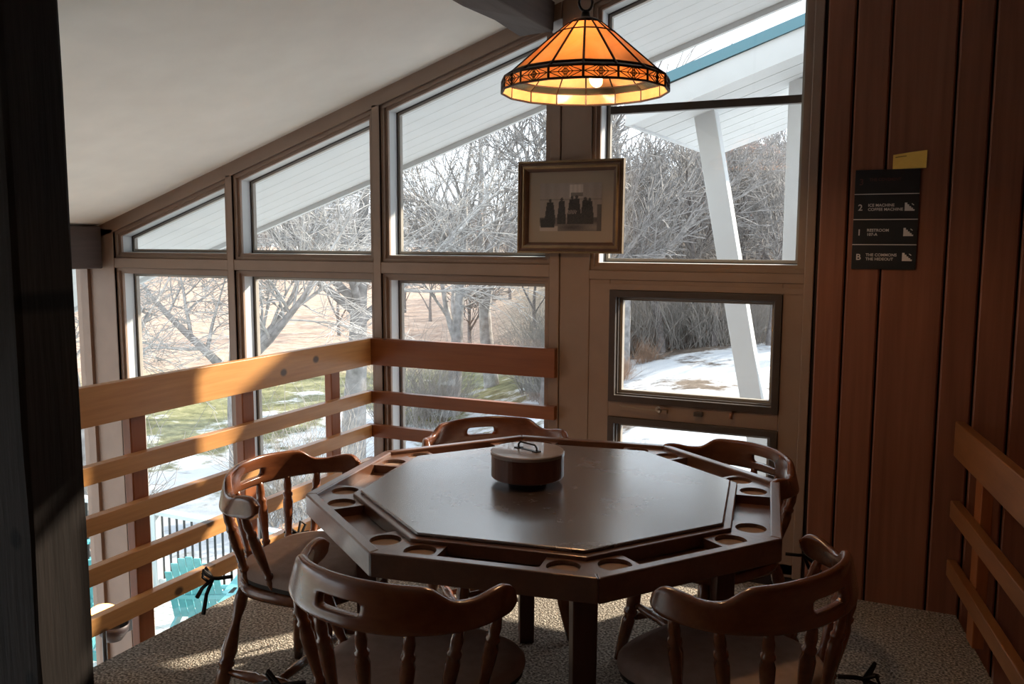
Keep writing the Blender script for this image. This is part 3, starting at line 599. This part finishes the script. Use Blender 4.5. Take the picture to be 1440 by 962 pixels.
def ground():
    m, nt, b = newmat('snowy_ground'); L = nt.links; tc = nd(nt, 'TexCoord')
    n1 = nd(nt, 'TexNoise', {'Scale': .55, 'Detail': 9, 'Roughness': .68}); L.new(tc.outputs['Object'], n1.inputs['Vector'])
    n2 = nd(nt, 'TexNoise', {'Scale': 2.2, 'Detail': 8, 'Roughness': .7}); L.new(tc.outputs['Object'], n2.inputs['Vector'])
    ln = nd(nt, 'VectorMath', operation='LENGTH'); L.new(tc.outputs['Object'], ln.inputs[0])
    mr = nd(nt, 'MapRange', {'From Min': 17, 'From Max': 34}); L.new(ln.outputs['Value'], mr.inputs[0])      # snow thins out towards the field
    sx = nd(nt, 'SeparateXYZ'); L.new(tc.outputs['Object'], sx.inputs[0])
    dv_ = nd(nt, 'Math', operation='DIVIDE'); L.new(sx.outputs[0], dv_.inputs[0]); L.new(sx.outputs[1], dv_.inputs[1])
    mr2 = nd(nt, 'MapRange', {'From Min': -.50, 'From Max': -.34}); L.new(dv_.outputs[0], mr2.inputs[0])
    gy = nd(nt, 'MapRange', {'From Min': 0, 'From Max': 2}); L.new(sx.outputs[1], gy.inputs[0]); mm = nd(nt, 'Math', operation='MULTIPLY'); L.new(mr2.outputs[0], mm.inputs[0]); L.new(gy.outputs[0], mm.inputs[1])
    inv = nd(nt, 'Math', operation='SUBTRACT'); inv.inputs[0].default_value = 1; L.new(mm.outputs[0], inv.inputs[1])
    mr3 = nd(nt, 'MapRange', {'From Min': 21, 'From Max': 26}); L.new(ln.outputs['Value'], mr3.inputs[0]); m3 = nd(nt, 'Math', operation='MULTIPLY'); L.new(mr3.outputs[0], m3.inputs[0]); L.new(mm.outputs[0], m3.inputs[1])
    fa = nd(nt, 'Math', operation='MULTIPLY'); L.new(mr.outputs[0], fa.inputs[0]); L.new(inv.outputs[0], fa.inputs[1])
    far = nd(nt, 'Math', operation='ADD'); L.new(fa.outputs[0], far.inputs[0]); L.new(m3.outputs[0], far.inputs[1])
    # threshold
    th = nd(nt, 'Math', operation='MULTIPLY_ADD'); L.new(far.outputs[0], th.inputs[0]); th.inputs[1].default_value = .34; th.inputs[2].default_value = .41
    sb = nd(nt, 'Math', operation='SUBTRACT'); L.new(n1.outputs[0], sb.inputs[0]); L.new(th.outputs[0], sb.inputs[1])
    sr = nd(nt, 'MapRange', {'From Min': -.02, 'From Max': .06}); L.new(sb.outputs[0], sr.inputs[0])
    gr = ramp(nt, [(.35, (.085, .085, .045)), (.55, (.20, .20, .105)), (.7, (.33, .30, .19))]); L.new(n2.outputs[0], gr.inputs[0])
    fd = ramp(nt, [(.35, (.24, .17, .135)), (.6, (.40, .31, .255)), (.75, (.50, .41, .35))]); L.new(n2.outputs[0], fd.inputs[0])
    mf = nd(nt, 'MapRange', {'From Min': 29, 'From Max': 33}); L.new(ln.outputs['Value'], mf.inputs[0])
    lt = ramp(nt, [(.35, (.10, .08, .065)), (.6, (.22, .18, .15)), (.75, (.34, .29, .25))]); L.new(n2.outputs[0], lt.inputs[0])
    m0 = nd(nt, 'Mix', data_type='RGBA'); L.new(mm.outputs[0], m0.inputs[0]); L.new(gr.outputs[0], m0.inputs[6]); L.new(lt.outputs[0], m0.inputs[7])
    mg = nd(nt, 'Math', operation='MULTIPLY'); L.new(mf.outputs[0], mg.inputs[0]); L.new(inv.outputs[0], mg.inputs[1])
    m1 = nd(nt, 'Mix', data_type='RGBA'); L.new(mg.outputs[0], m1.inputs[0]); L.new(m0.outputs[2], m1.inputs[6]); L.new(fd.outputs[0], m1.inputs[7])
    m2 = nd(nt, 'Mix', data_type='RGBA'); L.new(sr.outputs[0], m2.inputs[0]); L.new(m1.outputs[2], m2.inputs[6]); m2.inputs[7].default_value = (.53, .56, .60, 1)
    L.new(m2.outputs[2], b.inputs['Base Color']); b.inputs['Roughness'].default_value = .9; b.inputs['Specular IOR Level'].default_value = .1
    bp = nd(nt, 'Bump', {'Strength': .6, 'Distance': .15}); L.new(n2.outputs[0], bp.inputs['Height']); L.new(bp.outputs[0], b.inputs['Normal']); return m
gr_ = struct('ground', gm, ground(), smooth=True)
hv = []; hf = []; rnd = random.Random(8); NH = 160
for i in range(NH+1):
    az = R(-85+110*i/NH); h = 9+4*math.sin(i*.07+2)+2.5*math.sin(i*.19)+1.0*math.sin(i*.9)+rnd.uniform(-.35, .35)
    for r_, z in ((215, -3), (255, h), (300, h*.6)): hv.append((r_*math.sin(az), r_*math.cos(az), z))
for i in range(NH):
    for j in range(2): hf.append((i*3+j, (i+1)*3+j, (i+1)*3+j+1, i*3+j+1))
tag(struct('hills', MB().add(hv, hf), plain('hazy_woods', (.30, .31, .33), .95, var=.25, scale=.25)), None, None)  # bluish grey carries the distance haze in the colour
# ------------------------------------------------------------------ deck, its railing and garden chairs
dk = struct('deck', MB().box((-14, 3.99, -2.85), (-3.2, 7.4, -2.70)), plain('deck_frame', (.3, .27, .24), .8))
dm = plain('frosted_deck_boards', (.62, .62, .60), .8, var=.12, scale=3)
pm = MB().box((-10.8, 0, -.05), (0, .132, 0)).mesh('deck_board', dm)
for i in range(24): link('deck_board', pm, dk, (-3.2, 4.0+i*.1405, -2.62))
dr_ = thing('deck_railing', 'white deck railing with thin black balusters beyond the glass', 'railing', (0, 7.3, -2.62))
MB().box((-13.5, -.06, .92), (-3.2, .06, .97)).build('top_rail', M['white'], dr_, bevel=.006); MB().box((-13.5, -.03, .08), (-3.2, .03, .14)).build('bottom_rail', M['white'], dr_)
bmh = MB().tube([(0, 0, .14), (0, 0, .92)], .0135, 6).mesh('baluster', M['black'])
for i in range(88):
    x = -13.4+i*.115
    if abs(x+8.0) > .1 and abs(x+10.4) > .1 and abs(x+5.6) > .1: link('baluster', bmh, dr_, (x, 0, 0))
for x in (-10.4, -8.0, -5.6): MB().box((x-.07, -.07, 0), (x+.07, .07, 1.06)).build('railing_post', M['white'], dr_, bevel=.006)
teal = plain('teal_paint', (.11, .40, .43), .45, var=.08)
def adirondack():
    t = thing('adirondack_chair', '', 'chair', group='teal garden chairs on the deck')
    for i in range(7):
        x = (i-3)*.078; hgt = .78-.035*(i-3)**2*.6
        MB().prism([(x-.034, 0, 0), (x+.034, 0, 0), (x+.034, .02, 0), (x-.034, .02, 0)], (0, -.34*hgt, .94*hgt)).build('back_slat', teal, t, bevel=.004, loc=(0, -.18, .28))
    for i in range(5): MB().box((-.26, -.16+i*.1, .30+i*.025), (.26, -.075+i*.1, .32+i*.025)).build('seat_slat', teal, t, bevel=.003)
    for s in (-1, 1):
        MB().box((s*.26, -.28, .55), (s*.38, .42, .575)).build('armrest', teal, t, bevel=.006)
        MB().box((s*.275, .30, 0), (s*.31, .40, .55)).build('front_leg', teal, t, bevel=.003)
        MB().prism([(s*.262, .40, .42), (s*.262, .40, .30), (s*.262, -.62, 0), (s*.262, -.52, .10)], (s*.03, 0, 0)).build('rear_leg', teal, t)
    MB().box((-.30, -.30, .52), (.30, -.27, .56)).build('back_brace', teal, t); return t
ad = adirondack(); index_kids(ad)
for i, (x, y, rz, lab) in enumerate(((-6.55, 6.6, 25, 'teal garden chair on the deck behind the golden-lit captain chair'), (-8.45, 6.75, -10, 'teal garden chair by the white deck railing post'), (-7.55, 5.95, 60, 'teal garden chair seen low between the timber post and the corner'), (-6.9, 5.2, 120, 'nearest teal garden chair, at the lowest left of the windows'), (-5.75, 6.5, 200, 'teal garden chair farthest right on the deck'))):
    o = ad if i == 0 else copy_tree(ad); o.location = (x, y, -2.62); o.rotation_euler = (0, 0, R(rz)); o['label'] = lab
# lower storey: floor lamp and wall sconce by the corner post
fl_ = thing('floor_lamp', 'floor lamp with an amber dome shade on the lower storey by the corner', 'lamp', (-3.9, 3.183, -2.6))
dome = [ring(.085*math.cos(R(a)), 2.07+.06*math.sin(R(a)), 28) for a in (0, 15, 30, 45, 60, 75, 86)]
MB().loft(dome, capB=True).build('lamp_shade', M['amber'], fl_, smooth=True); MB().tube([(0, 0, .03), (0, 0, 2.075)], .012, 8).build('pole', M['black'], fl_); MB().loft([ring(.14, 0, 28), ring(.14, .02, 28), ring(.03, .04, 28)], capA=True, capB=True).build('base', M['black'], fl_)
MB().turn((0, 0, 2.07), (0, 0, 2.11), [(0, .010), (.4, .018), (.8, .014), (1, .004)], 12).build('bulb', bulbm, fl_, smooth=True)
l2 = bpy.data.lights.new('floor_lamp_light', 'POINT'); l2.energy = 3.5; l2.color = (1, .58, .26); l2.shadow_soft_size = .05; o = bpy.data.objects.new('floor_lamp_light', l2); COL.objects.link(o); o.parent = fl_; o.location = (.0, 0, 2.085)
sc = thing('wall_sconce', 'dark bowl-shaped wall sconce on the corner post below the railing', 'sconce', (-4.40, 3.66, -.90))
MB().loft([ring(.012, -.085, 24), ring(.05, -.07, 24), ring(.085, -.02, 24), ring(.095, .03, 24), ring(.09, .03, 24), ring(.078, -.015, 24)], capA=True).build('bowl', plain('sconce_bronze', (.025, .011, .009), .5, metal=.2), sc, smooth=True)
MB().box((-.03, .07, -.05), (.03, .158, .03)).build('bracket', M['black'], sc, bevel=.004)
# ------------------------------------------------------------------ bare trees
def barkmat(name, c): return plain(name, c, .95, var=.35, scale=6, spec=.05)
BK = [barkmat('grey_bark', (.30, .29, .285)), barkmat('brown_bark', (.20, .182, .175)), barkmat('pale_bark', (.46, .45, .44))]  # bark colours paled to carry outdoor haze
def grow(rn, height, r0, spread, depth, low=.3, droop=0):
    """Bare branching tree: list of (points, radii, level)."""
    out = []
    def branch(p, d, ln, r, lev):
        n = 5 if lev < 2 else 4 if lev < 4 else 3
        pts = [p]; rad = [r]; q = p; dd = d
        for i in range(n):
            j = Vector((rn.uniform(-1, 1), rn.uniform(-1, 1), rn.uniform(-.7, .9)))*(.13 if lev else .07)
            dd = (dd+j+Vector((0, 0, (.05 if lev < 3 else -.02)-droop*(lev > 0)))).normalized(); q = q+dd*ln/n; pts.append(q); rad.append(r*(1-.55*(i+1)/n) if lev < depth else r*(1-.7*(i+1)/n))
        out.append((pts, rad, lev))
        if lev >= depth: return
        k = (4, 4, 4, 3, 3, 2)[lev]+(rn.random() < .5)
        for c in range(k):
            t = rn.uniform(low if lev == 0 else .22, 1); i = min(int(t*n), n-1); b = pts[i].lerp(pts[i+1], t*n-i)
            base = (pts[i+1]-pts[i]).normalized(); az = rn.uniform(0, 2*math.pi); o1 = base.orthogonal().normalized(); o2 = base.cross(o1)
            sp_ = rn.uniform(.55, 1.05)*spread; nd_ = (base*math.cos(sp_)+(o1*math.cos(az)+o2*math.sin(az))*math.sin(sp_)).normalized()
            if nd_.z < -.25: nd_.z *= .3
            branch(b, nd_.normalized(), ln*rn.uniform(.5, .78)*(1.1-.25*t), rad[i]*rn.uniform(.45, .68), lev+1)
        if lev < depth: branch(pts[-1], (pts[-1]-pts[-2]).normalized(), ln*.62, rad[-1]*.95, lev+1)
    branch(Vector((0, 0, -.3)), Vector((rn.uniform(-.08, .08), rn.uniform(-.08, .08), 1)).normalized(), height*.42, r0, 0)
    return out
def tree_meshes(seed, height, r0, spread, depth, mats, low=.3, rmin=.004, droop=0):
    rn = random.Random(seed); br = grow(rn, height, r0, spread, depth, low, droop); a, b = MB(), MB()
    for pts, rad, lev in br:
        rad = [max(rmin, x) for x in rad]
        (a if lev < 2 else b).tube(pts, rad, 7 if lev == 0 else 5 if lev == 1 else 3, cap=False)
    return a.mesh('trunk', mats[0], True), b.mesh('branches', mats[1], True)
NEAR = tree_meshes(11, 9.5, .27, 1.0, 5, (BK[0], BK[2]), low=.45, rmin=.0055, droop=.03)
NEAR2 = tree_meshes(23, 10, .22, .80, 4, (BK[0], BK[0]), low=.35, rmin=.010)
MID = tree_meshes(31, 11, .20, .75, 4, (BK[1], BK[0]), low=.3, rmin=.014)
FAR = [tree_meshes(40+i, 12, .19, .62, 4, (BK[1], BK[i % 2]), low=.25, rmin=.020) for i in range(3)]
for ms in (NEAR, NEAR2, MID, *FAR): pass
def tree(ms, az, dist, scale, rz, label, group=None):
    """One tree at a bearing (degrees, 0 = straight at the windows) and distance."""
    x, y = dist*math.sin(R(az)), dist*math.cos(R(az)); t = thing('bare_tree', label, 'tree', (x, y, gz(x, y)), rz, group); t.scale = (scale,)*3
    link('trunk', ms[0], t); link('branches', ms[1], t); return t
rnd = random.Random(77)
tree(NEAR, -35.4, 17, 1.05, .6, 'large grey forked bare tree in the meadow behind the railing corner')
tree(NEAR, -42.3, 14.5, .85, 2.9, 'low spreading bare tree outside the second window from the left')
tree(NEAR2, -28.8, 22, 1.0, 1.1, 'tall bare tree with twin limbs left of the framed photograph')
tree(NEAR2, -26.0, 25, 1.1, 3.6, 'straight bare tree just left of the framed photograph')
tree(NEAR, -51, 13.5, .72, 4.4, 'small twiggy bare tree outside the leftmost window')
tree(MID, -22.5, 20, .95, 2.2, 'slender bare tree behind the framed photograph')
tree(NEAR2, -17.5, 21, .9, 5.1, 'bare tree with thin arching limbs at the left of the tall window')
for i in range(110):
    az = -21+31*((i*.618034) % 1); d = 25+35*((i/110)**.8)
    tree(FAR[i % 3] if i % 4 else MID, az, d*(1 if az > -16 else 1.2), rnd.uniform(.40, .62), rnd.uniform(0, 6.28), 'bare hillside tree in the wood beyond the right-hand windows', 'bare trees of the hillside wood')
for i in range(7):
    tree(MID, -15+1.15*i+rnd.uniform(-.3, .3), rnd.uniform(22, 25), rnd.uniform(.5, .7), rnd.uniform(0, 6.28), 'dark trunked bare tree standing at the top of the snow slope', 'bare trees at the top of the snow slope')
for i in range(56):
    tree(FAR[i % 3], -62+40*((i*.618034) % 1), rnd.uniform(84, 125), rnd.uniform(.45, .78), rnd.uniform(0, 6.28), 'small distant bare tree in the line along the far edge of the field', 'bare trees along the far field edge')
for i in range(9):
    az = -36+18*((i*.618034) % 1)
    tree(MID if i % 2 else FAR[i % 3], az, rnd.uniform(34, 55), rnd.uniform(.4, .6), rnd.uniform(0, 6.28), 'bare tree in the middle distance behind the table windows', 'bare trees in the middle distance')
# brush: fans of thin stems
def brush_mesh(seed, n, h, spread, mat):
    rn = random.Random(seed); mb = MB()
    for i in range(n):
        a = rn.uniform(0, 6.28); r_ = rn.random()**.5*spread*.5; b = Vector((r_*math.cos(a), r_*math.sin(a), -.1)); d = Vector((rn.uniform(-1, 1)*.55, rn.uniform(-1, 1)*.55, 1)).normalized(); ln = h*rn.uniform(.5, 1.1)
        pts = [b]
        for k in range(3): d = (d+Vector((rn.uniform(-.3, .3), rn.uniform(-.3, .3), rn.uniform(-.2, .1)))).normalized(); pts.append(pts[-1]+d*ln/3)
        mb.tube(pts, [.010, .008, .006, .004], 3, cap=False)
        for k in range(4):
            q = pts[1+k % 3]; d2 = (d+Vector((rn.uniform(-1, 1), rn.uniform(-1, 1), rn.uniform(-.3, .6)))).normalized(); mb.tube([q, q+d2*ln*.22, q+d2*ln*.4+Vector((0, 0, -.03))], [.005, .004, .003], 3, cap=False)
    return mb.mesh('stems', mat, True)
brm = plain('dry_stems', (.34, .22, .15), .95, var=.3, scale=2); brg = plain('grey_stems', (.30, .28, .26), .95, var=.3, scale=2)
BR = [brush_mesh(5, 170, 1.5, 1.6, brm), brush_mesh(6, 190, 2.2, 2.0, brg), brush_mesh(7, 150, 1.8, 1.7, brg)]
for i in range(34):
    k = i % 3
    if i >= 20: az, d, lab, g, k = -19.5+11*((i*.618034) % 1), rnd.uniform(23, 29), 'grey twiggy brush at the foot of the hillside wood', 'grey brush at the foot of the wood', 1+i % 2
    elif i < 10: az, d, lab, g, k = -20+5*rnd.random(), rnd.uniform(19, 25), 'reddish dry brush at the edge of the snow slope', 'dry brush by the snow slope', 0
    elif i < 18: az, d, lab, g, k = -33+16*rnd.random(), rnd.uniform(17, 30), 'grey twiggy brush below the window with the back railing', 'grey brush behind the back railing', 1+i % 2
    else: az, d, lab, g, k = -55+20*rnd.random(), rnd.uniform(12, 20), 'grey twiggy brush on the patchy lawn beyond the deck', 'grey brush beyond the deck', 1+i % 2
    x, y = d*math.sin(R(az)), d*math.cos(R(az)); o = link('brush', BR[k], None, (x, y, gz(x, y)), (0, 0, rnd.uniform(0, 6.28))); o.scale = ((.45 if k == 0 else 1)*rnd.uniform(.6, 1.0),)*3; tag(o, lab, 'shrub', g)
